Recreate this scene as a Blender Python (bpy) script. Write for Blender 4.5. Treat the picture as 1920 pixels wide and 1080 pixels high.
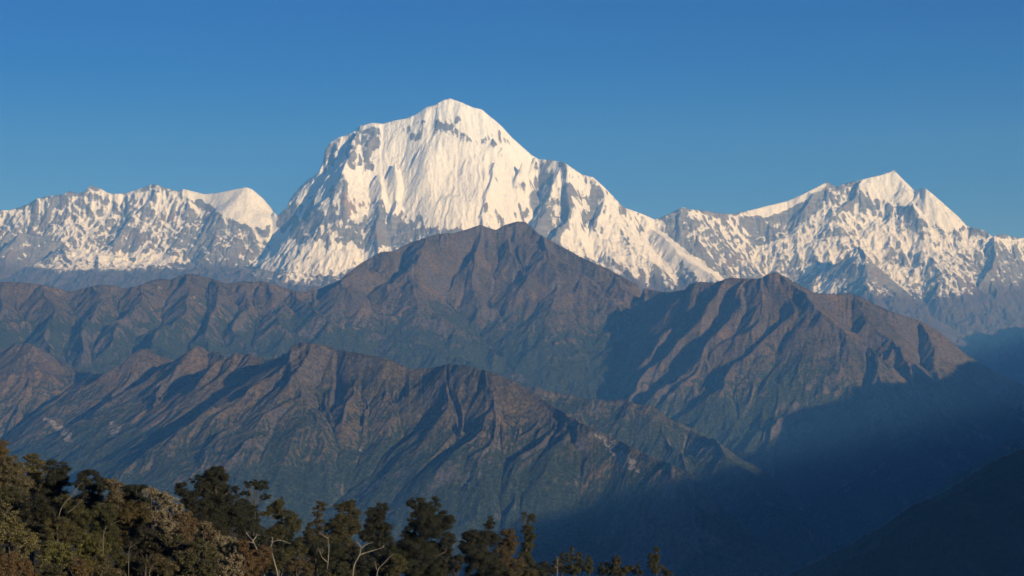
import bpy, math, random
import numpy as np

for _o in list(bpy.data.objects):
    bpy.data.objects.remove(_o, do_unlink=True)
SC = bpy.context.scene
COL = SC.collection
R = math.radians
F32 = np.float32

# ------------------------------------------------------------------ camera
# metres; the eye is at the origin, +Y looks into the picture, X is to the right.
# a pixel (px, py) of the 1920 x 1080 photograph is the direction ((px-CX)/FPX, 1, (CY-py)/FPX)
FPX, CX, CY = 3140.0, 960.0, 655.0
cam_d = bpy.data.cameras.new('camera')
cam = bpy.data.objects.new('camera', cam_d)
COL.objects.link(cam)
cam.rotation_euler = (R(90), 0, 0)
cam_d.sensor_width = 36.0
cam_d.lens = 36.0 * FPX / 1920.0
cam_d.shift_y = (CY - 540.0) / 1920.0
cam_d.clip_start = 0.5
cam_d.clip_end = 200000.0
SC.camera = cam

# ------------------------------------------------------------------ sky and sun
SUN_EL, SUN_AZ = 13.0, 40.0      # elevation; angle from straight behind the camera towards the right
w = bpy.data.worlds.new('World')
SC.world = w
w.use_nodes = True
nt = w.node_tree
sky = nt.nodes.new('ShaderNodeTexSky')
sky.sky_type = 'NISHITA'
sky.sun_disc = False
sky.sun_elevation = R(SUN_EL)
sky.sun_rotation = R(180 - SUN_AZ)
sky.altitude = 3200
sky.air_density = 1.0
sky.dust_density = 0.0
sky.ozone_density = 4.0
bg = nt.nodes['Background']
bg.inputs['Strength'].default_value = 0.082
hs = nt.nodes.new('ShaderNodeHueSaturation')
hs.inputs['Saturation'].default_value = 1.30
hs.inputs['Hue'].default_value = 0.527
nt.links.new(sky.outputs['Color'], hs.inputs['Color'])
nt.links.new(hs.outputs['Color'], bg.inputs['Color'])

sun_d = bpy.data.lights.new('sun', 'SUN')
sun = bpy.data.objects.new('sun', sun_d)
COL.objects.link(sun)
sun_d.energy = 5.0
sun_d.angle = R(0.53)
sun_d.color = (1.0, 0.975, 0.86)
sun.rotation_euler = (R(90 - SUN_EL), 0, R(SUN_AZ))

vs = SC.view_settings
vs.view_transform = 'Standard'
vs.look = 'None'
vs.exposure = 0.0
vs.gamma = 1.0
cy = SC.cycles
cy.max_bounces = 5
cy.diffuse_bounces = 2
cy.glossy_bounces = 1
cy.transmission_bounces = 2
cy.volume_bounces = 1
cy.transparent_max_bounces = 4
cy.use_denoising = True
cy.denoiser = 'OPENIMAGEDENOISE'
cy.denoising_input_passes = 'RGB_ALBEDO_NORMAL'
cy.denoising_prefilter = 'ACCURATE'
cy.use_adaptive_sampling = False

# ------------------------------------------------------------------ noise in numpy
def _h(ix, iy, seed):
    h = (ix.astype(np.uint32) * np.uint32(0x27d4eb2d)) ^ (iy.astype(np.uint32) * np.uint32(0x85ebca6b)) ^ np.uint32((seed * 0x9e3779b1) & 0xffffffff)
    h ^= h >> np.uint32(15); h *= np.uint32(0x2c1b3c6d)
    h ^= h >> np.uint32(12); h *= np.uint32(0x297a2d39)
    h ^= h >> np.uint32(15)
    return h

def perlin(x, y, seed):
    ix = np.floor(x); iy = np.floor(y)
    fx = (x - ix).astype(F32); fy = (y - iy).astype(F32)
    ix = ix.astype(np.int64); iy = iy.astype(np.int64)
    u = fx * fx * fx * (fx * (fx * 6 - 15) + 10); v = fy * fy * fy * (fy * (fy * 6 - 15) + 10)
    def g(dx, dy):
        a = (_h(ix + dx, iy + dy, seed) >> np.uint32(8)).astype(F32) * F32(2 * math.pi / 16777216.0)
        return np.cos(a) * (fx - dx) + np.sin(a) * (fy - dy)
    a = g(0, 0); b = g(1, 0); c = g(0, 1); d = g(1, 1)
    return ((a + u * (b - a)) * (1 - v) + (c + u * (d - c)) * v) * F32(1.5)

def fbm(x, y, L, octs, seed, gain=0.5):
    s = np.zeros(x.shape, F32); a = 1.0
    for k in range(octs):
        s += F32(a) * perlin(x / L, y / L, seed + k * 17)
        a *= gain; L *= 0.5
    return s

def ridged(x, y, L, octs, seed):
    s = np.zeros(x.shape, F32); a = 1.0; wgt = F32(1)
    for k in range(octs):
        n = 1 - np.abs(perlin(x / L, y / L, seed + k * 13)); n = n * n
        s += F32(a) * n * wgt
        wgt = np.clip(n * 1.6, 0, 1); a *= 0.5; L *= 0.48
    return s

def gully(x, y, L, dx, dy, seed, sharp=0.5):
    """stripes that run along the fall line: (dx, dy) is the unit direction ACROSS the slope"""
    x = x / L; y = y / L
    ix = np.floor(x); iy = np.floor(y)
    fx = (x - ix).astype(F32); fy = (y - iy).astype(F32)
    ix = ix.astype(np.int64); iy = iy.astype(np.int64)
    va = np.zeros(x.shape, F32); wt = np.zeros(x.shape, F32)
    for i in (-1, 0, 1):
        for j in (-1, 0, 1):
            h = _h(ix + i, iy + j, seed)
            hx = (h & np.uint32(0xffff)).astype(F32) * F32(1 / 65536) - F32(0.5)
            hy = (h >> np.uint32(16)).astype(F32) * F32(1 / 65536) - F32(0.5)
            px = fx - i - F32(.5) - hx * F32(.8); py = fy - j - F32(.5) - hy * F32(.8)
            wgt = np.exp(-2.2 * (px * px + py * py))
            m = (px * dx + py * dy) * F32(math.pi)
            sn = np.abs(np.sin(m))
            va += wgt * (F32(1) - 2 * ((1 - sharp) * sn * sn + sharp * sn)); wt += wgt
    return va / wt

def smooth(x, a, b):
    t = np.clip((x - a) / (b - a), 0, 1)
    return t * t * (3 - 2 * t)

# ------------------------------------------------------------------ ridges traced as real 3-D lines
def P(px, py, Y):
    return ((px - CX) / FPX * Y, Y, (CY - py) / FPX * Y)

class Field:
    def __init__(self):
        self.segs = []
    def crest(self, grp, s, D, pts, s2=None):
        """pts (px, py, Y or None); missing distances are interpolated"""
        px = [p[0] for p in pts]
        kn = [(p[0], p[2]) for p in pts if len(p) > 2]
        ys = np.interp(px, [k[0] for k in kn], [k[1] for k in kn])
        q = [P(p[0], p[1], y) for p, y in zip(pts, ys)]
        self.add(grp, s, D, q)
        return q
    def add(self, grp, s, D, q):
        for a, b in zip(q[:-1], q[1:]):
            self.segs.append((grp, s, D, a, b))
    def spur(self, grp, s, D, Y0, fall, pts):
        """a spur that comes down towards the viewer with the given fall (height / run)"""
        q = [P(pts[0][0], pts[0][1], Y0)]
        for (px, py) in pts[1:]:
            x0, y0, z0 = q[-1]
            Y = y0 - np.arange(0, 3000, 4.0)
            X = (px - CX) / FPX * Y; Z = (CY - py) / FPX * Y
            run = np.hypot(X - x0, Y - y0)
            err = np.abs((z0 - Z) - fall * run)
            k = int(np.argmin(err))
            q.append((float(X[k]), float(Y[k]), float(Z[k])))
        self.add(grp, s, D, q)
        return q
    def eval(self, X, Y, base, rows, us):
        """X, Y are the (possibly warped) points of a wedge grid; rows = Y of each row"""
        H = base.astype(F32).copy(); G = np.zeros(H.shape, np.int8)
        for grp, s, D, a, b in self.segs:
            ext = 4200.0
            r0 = np.searchsorted(rows, min(a[1], b[1]) - ext); r1 = np.searchsorted(rows, max(a[1], b[1]) + ext)
            if r1 <= r0: continue
            ym = max(rows[r0], 1.0)
            c0 = np.searchsorted(us, (min(a[0], b[0]) - ext) / (ym if min(a[0], b[0]) - ext < 0 else rows[min(r1, len(rows) - 1)]))
            c1 = np.searchsorted(us, (max(a[0], b[0]) + ext) / (ym if max(a[0], b[0]) + ext > 0 else rows[min(r1, len(rows) - 1)]))
            if c1 <= c0: continue
            x = X[r0:r1, c0:c1]; y = Y[r0:r1, c0:c1]
            ex, ey = b[0] - a[0], b[1] - a[1]
            l2 = ex * ex + ey * ey + 1e-6
            t = np.clip(((x - F32(a[0])) * F32(ex) + (y - F32(a[1])) * F32(ey)) / F32(l2), 0, 1)
            d = np.hypot(x - F32(a[0]) - t * F32(ex), y - F32(a[1]) - t * F32(ey))
            z = F32(a[2]) + t * F32(b[2] - a[2]) - F32(s * D) * np.log1p(d / F32(D))
            h = H[r0:r1, c0:c1]; m = z > h
            h[m] = z[m]; G[r0:r1, c0:c1][m] = grp
        return H, G

class Wedge:
    """a grid that fans out from the camera's place: equal detail in every direction, real ground coordinates"""
    def __init__(self, u0, u1, nu, y0, y1, ny):
        self.us = np.linspace(u0, u1, nu); self.rows = y0 * (y1 / y0) ** np.linspace(0, 1, ny)
        self.U, self.Y = np.meshgrid(self.us.astype(F32), self.rows.astype(F32))
        self.X = self.U * self.Y
        self.PX = CX + FPX * self.U
    def grad(self, H):
        hy = np.gradient(H, self.rows.astype(F32), axis=0); hu = np.gradient(H, self.us.astype(F32), axis=1)
        return hu / self.Y, hy - hu * self.U / self.Y
    def carve(self, H, L, amp, octs, seed, sharp=0.5, lo=0.15, hi=0.6, fade=None, fall=0.5):
        for k in range(octs):
            gx, gy = self.grad(H)
            for _ in range(max(1, 3 - k)):
                gx = blur(gx); gy = blur(gy)
            m = np.sqrt(gx * gx + gy * gy) + F32(1e-5)
            st = smooth(m, lo, hi)
            wq = F32(.4 * L); wl = 1.7 * L
            g = gully(self.X + wq * perlin(self.X / wl, self.Y / wl, seed + k * 31 + 5), self.Y + wq * perlin(self.X / wl, self.Y / wl, seed + k * 31 + 6), L, -gy / m, gx / m, seed + k * 31, sharp)
            am = F32(.75) + F32(.7) * perlin(self.X / (3.1 * L), self.Y / (3.1 * L), seed + k * 31 + 9)
            H = H + np.asarray(amp, F32) * st * np.clip(am, .1, 1.6) * (g - F32(0.15)) * (1 if fade is None else fade)
            L *= 0.5; amp = amp * fall
        return H
    def fit(self, H, G, grp, sky, knots, w):
        """bring the crest of one ridge to its traced height"""
        px = self.PX[0]
        yc = np.interp(px, [k[0] for k in knots], [k[1] for k in knots])
        sx = np.array([p[0] for p in sky]); sy = np.array([p[1] for p in sky])
        tgt = (CY - np.interp(px, sx, sy)) / FPX
        dist = self.Y - yc[None, :].astype(F32)
        inn = (px >= sx[0]) & (px <= sx[-1])
        tap = np.clip(np.minimum(px - sx[0], sx[-1] - px) / 5.0, 0, 1) * inn
        mg = np.isin(G, grp)
        for k_ in range(4):
            V = np.where(mg & (np.abs(dist) < 3 * w), H / self.Y, -9)
            vm = V.max(0)
            d = np.where(vm > -5, tgt - vm, 0) * tap
            ker = np.hanning((15, 11, 9, 5)[k_]); d = np.convolve(d, ker / ker.sum(), 'same')
            H = H + d[None, :].astype(F32) * self.Y * np.exp(-(dist / F32(w)) ** 2)
        # nothing of this ridge in front of or behind the crest may overtop it
        over = np.clip(H / self.Y - tgt[None, :].astype(F32), 0, None) * mg * (tap > 0)
        return H - over * self.Y * F32(1.0)
    def mesh(self, name, H, keep=None, attrs=None, mat=None):
        ny, nu = H.shape
        idx = np.arange(ny * nu, dtype=np.int32).reshape(ny, nu)
        q = np.stack([idx[:-1, :-1], idx[:-1, 1:], idx[1:, 1:], idx[1:, :-1]], -1).reshape(-1, 4)
        if keep is not None:
            kf = keep[:-1, :-1]
            q = q[kf.reshape(-1)]
        used = np.zeros(ny * nu, bool); used[q.reshape(-1)] = True
        remap = np.cumsum(used).astype(np.int32) - 1
        co = np.stack([self.X, self.Y, H], -1).reshape(-1, 3)[used].astype(F32)
        q = remap[q]
        me = bpy.data.meshes.new(name)
        me.vertices.add(len(co)); me.vertices.foreach_set('co', co.ravel())
        me.loops.add(q.size); me.loops.foreach_set('vertex_index', q.ravel())
        me.polygons.add(len(q)); me.polygons.foreach_set('loop_start', np.arange(0, q.size, 4, dtype=np.int32))
        me.update(calc_edges=True)
        me.polygons.foreach_set('use_smooth', np.ones(len(q), bool))
        for an, av in (attrs or {}).items():
            at = me.attributes.new(an, 'FLOAT', 'POINT')
            at.data.foreach_set('value', av.reshape(-1)[used].astype(F32))
        ob = bpy.data.objects.new(name, me)
        COL.objects.link(ob)
        if mat: me.materials.append(mat)
        ob['kind'] = 'structure'
        return ob

def blur(a):
    b = a.copy()
    b[1:-1] = (a[:-2] + 2 * a[1:-1] + a[2:]) * F32(.25)
    c = b.copy()
    c[:, 1:-1] = (b[:, :-2] + 2 * b[:, 1:-1] + b[:, 2:]) * F32(.25)
    return c

def in_poly(px, py, poly):
    ins = np.zeros(px.shape, bool); n = len(poly)
    for i in range(n):
        x0, y0 = poly[i]; x1, y1 = poly[(i + 1) % n]
        if y0 == y1: continue
        c = ((y0 > py) != (y1 > py)) & (px < (x1 - x0) * (py - y0) / (y1 - y0) + x0)
        ins ^= c
    return ins

# ------------------------------------------------------------------ node helpers
class NT:
    def __init__(self, name):
        self.m = bpy.data.materials.new(name); self.m.use_nodes = True
        self.t = self.m.node_tree
        self.b = self.t.nodes['Principled BSDF']
        self.b.inputs['Specular IOR Level'].default_value = 0.1
        self.b.inputs['Roughness'].default_value = 0.9
    def n(self, typ, **kw):
        o = self.t.nodes.new(typ)
        for k, v in kw.items(): setattr(o, k, v)
        return o
    def l(self, a, b): self.t.links.new(a, b)
    def attr(self, name):
        return self.n('ShaderNodeAttribute', attribute_name=name).outputs['Fac']
    def noise(self, scale, detail=6, rough=0.6, sc=(1, 1, 1), dist=0.0):
        tc = self.n('ShaderNodeTexCoord'); mp = self.n('ShaderNodeMapping')
        mp.inputs['Scale'].default_value = sc
        no = self.n('ShaderNodeTexNoise')
        no.inputs['Scale'].default_value = scale; no.inputs['Detail'].default_value = detail
        no.inputs['Roughness'].default_value = rough; no.inputs['Distortion'].default_value = dist
        self.l(tc.outputs['Object'], mp.inputs['Vector']); self.l(mp.outputs['Vector'], no.inputs['Vector'])
        return no.outputs['Fac']
    def math(self, op, a, b=None, c=None):
        o = self.n('ShaderNodeMath', operation=op)
        for i, v in enumerate((a, b, c)):
            if v is None: continue
            if hasattr(v, 'links'): self.l(v, o.inputs[i])
            else: o.inputs[i].default_value = v
        return o.outputs[0]
    def step(self, v, a, b):
        o = self.n('ShaderNodeMapRange', interpolation_type='SMOOTHSTEP')
        self.l(v, o.inputs['Value']); o.inputs['From Min'].default_value = a; o.inputs['From Max'].default_value = b
        return o.outputs['Result']
    def mix(self, f, a, b):
        o = self.n('ShaderNodeMix', data_type='RGBA')
        if hasattr(f, 'links'): self.l(f, o.inputs[0])
        else: o.inputs[0].default_value = f
        for i, v in ((6, a), (7, b)):
            if hasattr(v, 'links'): self.l(v, o.inputs[i])
            else: o.inputs[i].default_value = (*v, 1)
        return o.outputs[2]
    def ramp(self, f, stops):
        o = self.n('ShaderNodeValToRGB'); e = o.color_ramp.elements
        while len(e) < len(stops): e.new(0.5)
        for k, (p, c) in enumerate(stops):
            e[k].position = p; e[k].color = (*c, 1)
        self.l(f, o.inputs[0]); return o.outputs[0]
    def bump(self, h, dist, strength=1.0, prev=None):
        o = self.n('ShaderNodeBump'); o.inputs['Distance'].default_value = dist; o.inputs['Strength'].default_value = strength
        self.l(h, o.inputs['Height'])
        if prev is not None: self.l(prev, o.inputs['Normal'])
        return o.outputs[0]

# ------------------------------------------------------------------ materials of the ground
def mat_snow_mountain():
    t = NT('snow_and_rock')
    sn = t.attr('snow'); veg = t.attr('veg')
    n1 = t.noise(0.012, 8, 0.65); n2 = t.noise(0.002, 6, 0.6); n3 = t.noise(0.0045, 7, 0.65, (1, 1, 4.0))
    rock = t.ramp(n3, [(0.30, (0.105, 0.105, 0.108)), (0.5, (0.18, 0.175, 0.17)), (0.68, (0.27, 0.255, 0.235))])
    rock = t.mix(t.step(n2, 0.5, 0.68), rock, (0.20, 0.155, 0.115))
    rock = t.mix(t.attr('tan'), rock, (0.34, 0.25, 0.17))
    low = t.ramp(n1, [(0.3, (0.055, 0.042, 0.033)), (0.55, (0.095, 0.068, 0.05)), (0.75, (0.13, 0.095, 0.07))])
    rock = t.mix(veg, rock, low)
    snc = t.mix(t.step(n1, 0.35, 0.75), (0.83, 0.82, 0.81), (0.72, 0.72, 0.72))
    e = t.math('ADD', sn, t.math('MULTIPLY', t.math('SUBTRACT', n1, 0.5), 1.7))
    n6 = t.noise(0.035, 5, .7); e = t.math('ADD', e, t.math('MULTIPLY', t.math('SUBTRACT', n6, 0.5), 1.0))
    m = t.step(e, 0.28, 0.78)
    t.l(t.mix(m, rock, snc), t.b.inputs['Base Color'])
    t.l(t.bump(n1, 40.0, 0.9), t.b.inputs['Normal'])
    return t.m

def mat_hills():
    t = NT('grass_and_forest_hills')
    veg = t.attr('veg'); scar = t.attr('scar')
    n1 = t.noise(0.02, 8, 0.7); n2 = t.noise(0.0022, 7, 0.62); n3 = t.noise(0.08, 4, 0.7)
    grass = t.ramp(n2, [(0.32, (0.074, 0.066, 0.033)), (0.5, (0.138, 0.106, 0.051)), (0.68, (0.205, 0.138, 0.066))])
    grass = t.mix(t.step(n1, 0.45, 0.75), grass, (0.07, 0.055, 0.036))
    forest = t.ramp(n3, [(0.3, (0.022, 0.032, 0.013)), (0.5, (0.046, 0.058, 0.024)), (0.7, (0.080, 0.084, 0.034))])
    e = t.math('ADD', veg, t.math('MULTIPLY', t.math('SUBTRACT', n1, 0.5), 1.0))
    c = t.mix(t.step(e, 0.3, 0.7), grass, forest)
    rk = t.attr('rock')
    e2 = t.math('ADD', rk, t.math('MULTIPLY', t.math('SUBTRACT', n1, 0.5), 0.9))
    c = t.mix(t.step(e2, 0.45, 0.75), c, (0.125, 0.105, 0.085))
    e3 = t.math('ADD', scar, t.math('MULTIPLY', t.math('SUBTRACT', n1, 0.5), 1.6))
    c = t.mix(t.step(e3, 0.5, 0.75), c, (0.36, 0.30, 0.23))
    # patches of bushes, bare soil and stone
    n4 = t.noise(0.045, 5, 0.75); n5 = t.noise(0.007, 5, 0.7)
    v = t.n('ShaderNodeMix', data_type='RGBA', blend_type='MULTIPLY'); v.inputs[0].default_value = 1
    t.l(c, v.inputs[6]); t.l(t.ramp(n4, [(.34, (.5, .54, .5)), (.5, (1.15, 1.13, 1.1)), (.66, (1.9, 1.8, 1.62))]), v.inputs[7])
    c = v.outputs[2]
    sp_ = t.math('ADD', n4, t.math('MULTIPLY', n5, .55))
    c = t.mix(t.step(sp_, 1.03, 1.08), c, (.33, .29, .24))
    t.l(c, t.b.inputs['Base Color'])
    b = t.bump(n1, 30.0, 0.9)
    t.l(t.bump(n3, 9.0, 0.9, b), t.b.inputs['Normal'])
    return t.m

# ================================================================== the far snow range
SKY_LEFT = [(-420, 430), (-200, 410), (-60, 400), (0, 394), (20, 394), (37, 388), (53, 382), (67, 373), (87, 368), (113, 365), (132, 358), (147, 363), (160, 357), (170, 347), (187, 353), (207, 363), (233, 363), (257, 355), (273, 350), (287, 344), (310, 352), (333, 358), (343, 354), (363, 359), (383, 364), (407, 362), (440, 355), (462, 351), (473, 355), (493, 372), (510, 392), (520, 406)]
SKY_MAIN = [(520, 405), (538, 389), (544, 372), (558, 354), (578, 336), (589, 329), (597, 323), (606, 301), (610, 279), (618, 268), (635, 257), (651, 253), (660, 248), (669, 243), (675, 235), (697, 230), (719, 232), (737, 226), (762, 222), (784, 212), (799, 201), (817, 196), (830, 188), (843, 184), (855, 188), (868, 193), (886, 201), (903, 205), (916, 216), (930, 227), (943, 239), (959, 257), (978, 274), (996, 290), (1010, 298), (1029, 300), (1056, 303), (1072, 314), (1091, 327), (1112, 332), (1131, 349), (1149, 367), (1167, 387), (1196, 398), (1207, 402), (1228, 412)]
SKY_RIGHT = [(1228, 412), (1245, 405), (1262, 397), (1281, 388), (1292, 392), (1322, 394), (1352, 400), (1378, 400), (1407, 394), (1442, 385), (1476, 377), (1506, 364), (1531, 351), (1551, 341), (1568, 350), (1587, 343), (1617, 336), (1651, 328), (1677, 318), (1685, 328), (1698, 341), (1715, 358), (1734, 352), (1749, 364), (1771, 383), (1800, 409), (1813, 424), (1843, 430), (1860, 443), (1882, 438), (1911, 447), (1920, 445), (2000, 470), (2150, 455), (2300, 500)]

def add_Y(pts, knots):
    return [(p[0], p[1], float(np.interp(p[0], [k[0] for k in knots], [k[1] for k in knots]))) for p in pts]

GL, GD, GT = 1, 2, 3       # left range, great peak, right range
def build_far(fast=False):
    W = Wedge(-0.40, 0.40, 1700, 25500.0, 39500.0, 860)
    f = Field()
    kl = [(-420, 35200), (0, 34900), (300, 34400), (460, 33700), (520, 33700)]
    km = [(520, 33900), (540, 34100), (610, 33700), (700, 33300), (843, 33200), (1010, 33300), (1072, 32800), (1167, 33000), (1228, 34000)]
    kr = [(1228, 34000), (1281, 34300), (1407, 35200), (1551, 35600), (1677, 36000), (1734, 35500), (1843, 34600), (1920, 35200), (2300, 36000)]
    f.crest(GL, 1.15, 6000, add_Y(SKY_LEFT, kl))
    f.crest(GD, 1.75, 4500, add_Y(SKY_MAIN, km))
    f.crest(GT, 1.10, 6000, add_Y(SKY_RIGHT, kr))
    S = f.spur
    # left range
    S(GL, 1.2, 4000, 34600, .95, [(310, 352), (300, 375), (288, 405), (272, 440), (262, 468)])
    S(GL, 1.2, 4000, 34650, .95, [(287, 344), (270, 380), (250, 410), (235, 440)])
    S(GL, 1.2, 4000, 34800, .85, [(132, 358), (105, 387), (136, 421), (166, 443), (183, 468)])
    S(GL, 1.2, 4000, 34750, .95, [(170, 347), (180, 385), (205, 415), (215, 440)])
    S(GL, 1.2, 4000, 34550, .85, [(345, 355), (366, 379), (362, 400), (356, 432), (335, 462)])
    S(GL, 1.1, 4000, 34200, .60, [(366, 379), (410, 405), (440, 425), (470, 440), (490, 470), (510, 492)])
    S(GL, 1.2, 4000, 34900, .9, [(60, 377), (40, 410), (17, 439), (0, 470)])
    S(GL, 1.1, 4000, 33400, .7, [(28, 434), (94, 451), (126, 453), (105, 495), (85, 540)])
    S(GL, 1.0, 4000, 32800, .5, [(126, 453), (128, 470), (150, 500), (185, 518), (170, 550)])
    f.add(GL, 0.55, 5000, [P(128, 470, 32600), P(200, 474, 32300), (P(270, 487, 32000)), P(330, 492, 31800), P(420, 500, 31400), P(500, 505, 31000), P(640, 520, 30500)])
    f.add(GL, 0.6, 5000, [P(490, 435, 33600), P(560, 465, 32300), P(620, 488, 31400), P(690, 500, 30600)])
    # great peak
    S(GD, 1.5, 3000, 32500, 1.0, [(717, 322), (722, 350), (716, 385), (715, 420), (712, 450), (704, 478)])
    S(GD, 1.6, 3000, 32900, 1.05, [(655, 318), (668, 360), (672, 385), (665, 420), (655, 455)])
    S(GD, 1.6, 3000, 33200, 1.15, [(600, 330), (590, 370), (578, 400), (570, 440)])
    S(GD, 1.6, 3000, 32100, 1.2, [(775, 372), (770, 405), (765, 440), (760, 470)])
    S(GD, 1.6, 3000, 31950, 1.25, [(845, 365), (838, 400), (850, 435), (845, 470)])
    S(GD, 1.6, 3000, 32480, 1.2, [(920, 300), (905, 345), (898, 390), (890, 430), (885, 460)])
    S(GD, 1.6, 3000, 33200, 1.0, [(1010, 298), (985, 345), (965, 395), (955, 440)])
    S(GD, 1.6, 3000, 33000, .85, [(1057, 303), (1042, 335), (1028, 365), (1014, 395), (1000, 430)])
    S(GD, 1.6, 3000, 32800, .9, [(1072, 314), (1060, 350), (1060, 385), (1048, 415), (1035, 450)])
    S(GD, 1.5, 3000, 33000, .85, [(1112, 332), (1135, 365), (1130, 395), (1115, 415), (1098, 440)])
    S(GD, 1.1, 3000, 32800, .85, [(1135, 365), (1150, 400), (1180, 440), (1215, 490), (1235, 520)])
    S(GD, 0.8, 3000, 30800, .55, [(1035, 450), (1080, 470), (1140, 495), (1200, 520), (1260, 545)])
    S(GD, 1.6, 3000, 33300, .9, [(669, 243), (664, 262), (655, 290), (648, 318)])
    S(GD, 1.6, 3000, 32900, 1.1, [(640, 318), (635, 350), (625, 385), (618, 420)])
    S(GD, 2.0, 3000, 32860, 1.32, [(924, 257), (909, 290), (870, 328), (847, 361), (835, 400)])
    S(GD, 2.0, 3000, 32770, 1.36, [(937, 272), (918, 304), (906, 340), (894, 370), (879, 408)])
    S(GD, 2.0, 3000, 32500, 1.30, [(790, 300), (800, 335), (812, 370), (815, 410)])
    S(GD, 2.0, 3000, 32650, 1.36, [(975, 300), (958, 335), (945, 370), (930, 410)])
    S(GD, 2.0, 3000, 32500, 1.30, [(745, 300), (752, 335), (750, 370), (742, 405)])
    # right range
    S(GT, 1.2, 4000, 34300, .85, [(1281, 388), (1275, 430), (1310, 470), (1360, 530)])
    S(GT, 1.2, 4000, 35000, .85, [(1390, 397), (1375, 430), (1400, 470), (1425, 520)])
    S(GT, 1.2, 4000, 35600, .8, [(1551, 341), (1520, 385), (1470, 430), (1440, 480), (1420, 520)])
    S(GT, 1.1, 4000, 35700, .7, [(1617, 336), (1575, 390), (1520, 430), (1480, 470), (1450, 530)])
    S(GT, 1.1, 4000, 35100, .7, [(1712, 376), (1690, 390), (1640, 425), (1600, 460), (1560, 500), (1540, 540)])
    S(GT, 1.1, 4000, 35000, .75, [(1800, 409), (1780, 445), (1740, 475), (1700, 490), (1735, 540), (1790, 590)])
    S(GT, 1.1, 4000, 34600, .75, [(1843, 430), (1855, 470), (1850, 500), (1830, 540), (1790, 575)])
    S(GT, 1.1, 4000, 34900, .75, [(1890, 440), (1905, 490), (1890, 535), (1870, 580), (1850, 620)])
    S(GT, 0.9, 4000, 33000, .55, [(1600, 460), (1630, 500), (1620, 545), (1660, 590), (1690, 620)])
    S(GT, 1.1, 4000, 35600, .75, [(2000, 470), (1990, 520), (1970, 580), (1950, 640)])
    f.add(GD, .85, 5000, [P(1200, 400, 33900), P(1222, 420, 33500), P(1240, 440, 33000), P(1275, 472, 32200), P(1330, 520, 31200), P(1370, 560, 30400)])
    base = -1300 - 0.16 * (30500 - W.Y)
    wx = 170 * fbm(W.X, W.Y, 1500, 4, 5); wy = 170 * fbm(W.X, W.Y, 1500, 4, 9)
    H, G = f.eval(W.X + wx, W.Y + wy, base, W.rows, W.us)
    H = blur(blur(H))
    PY0 = CY - FPX * H / W.Y
    calm = np.zeros(H.shape, F32)
    calm[in_poly(W.PX, PY0, [(335, 345), (365, 350), (407, 355), (462, 340), (500, 365), (530, 410), (500, 440), (475, 430), (440, 415), (400, 395), (370, 378)])] = 1
    calm[in_poly(W.PX, PY0, [(1600, 330), (1677, 305), (1720, 345), (1734, 340), (1800, 400), (1815, 425), (1770, 430), (1720, 395), (1690, 375), (1640, 372)])] = .5
    calm[in_poly(W.PX, PY0, [(1185, 385), (1228, 405), (1240, 435), (1300, 480), (1358, 522), (1330, 530), (1290, 508), (1255, 485), (1238, 455), (1212, 425)])] = .9
    calm[in_poly(W.PX, PY0, [(1400, 384), (1470, 365), (1551, 330), (1545, 358), (1500, 382), (1450, 406), (1410, 408)])] = .8
    face = np.zeros(H.shape, F32)
    face[in_poly(W.PX, PY0, [(700, 300), (730, 240), (850, 190), (920, 220), (1000, 300), (990, 400), (960, 440), (760, 420), (715, 380)])] = 1
    for _ in range(10): calm = blur(calm); face = blur(face)
    H = W.carve(H, 620, np.where(G == GD, F32(34), F32(62)) * (1 - .55 * face), 2, 40, 0.6, 0.3, 0.8, 1 - calm)
    H = W.carve(H, 150, 19 * face, 2, 48, 0.7, 0.3, 0.8, fall=.6)
    H = W.carve(H, 300, 26 * (G != GD) * (1 - calm), 3, 52, 0.7, 0.3, 0.8, fall=.55)
    H = W.carve(H, 230, 22, 3, 44, 0.6, 0.3, 0.8, (1 - calm) * (1 - .5 * face), fall=.58)
    # rock strata and snow ledges: slanting down to the left on the right range, down to the right on the left range
    ang = np.where(G == GT, F32(.62), np.where(G == GL, F32(-.62), np.where(PY0 < 320, F32(.12), F32(1.35))))
    ca, sa = np.cos(ang), np.sin(ang)
    n2 = fbm((ca * W.X + sa * H) / 3.4, -sa * W.X + ca * H, 125, 5, 310, 0.66)
    H = H + 18 * (1 - calm) * (1 - .75 * face) * n2
    H = H + 30 * (1 - .9 * calm) * (1 - .5 * face) * (1 - .5 * face) * (ridged(W.X, W.Y, 420, 5, 71) - 0.9)
    H = W.fit(H, G, [GL, GD, GT], SKY_LEFT[:-1] + SKY_MAIN + SKY_RIGHT[1:], kl[:-1] + [(518, 33700)] + km[1:] + kr[1:], 420)
    gx, gy = W.grad(H); sl = np.sqrt(gx * gx + gy * gy)
    sl = .5 * sl + .5 * blur(blur(blur(sl)))
    lap = blur(blur(blur(blur(H)))) - H
    PXw = W.PX + 5 * fbm(W.X, H, 260, 4, 201); PYw = CY - FPX * H / W.Y + 5 * fbm(W.X, H, 260, 4, 211) + np.where(G == GD, 34 * fbm(W.X, H / 7, 330, 4, 221), 0) * smooth(CY - FPX * H / W.Y, 320, 380)
    line = np.interp(W.PX, [-400, 0, 120, 300, 440, 490, 560, 700, 850, 1000, 1150, 1250, 1400, 1600, 1750, 1920, 2300],
                     [462, 462, 476, 474, 464, 490, 502, 494, 480, 470, 480, 500, 520, 520, 530, 500, 500])
    n = fbm(W.X, W.Y, 900, 6, 300, 0.6) + 1.1 * fbm(W.X, H * 1.4, 2300, 2, 330)
    s0 = np.where(G == GD, 1.45, 0.95)
    bias = np.where(G == GL, .10, np.where(G == GT, .03, .12))
    chute = fbm(W.X, H / 6, 190, 4, 350, .6)
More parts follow.
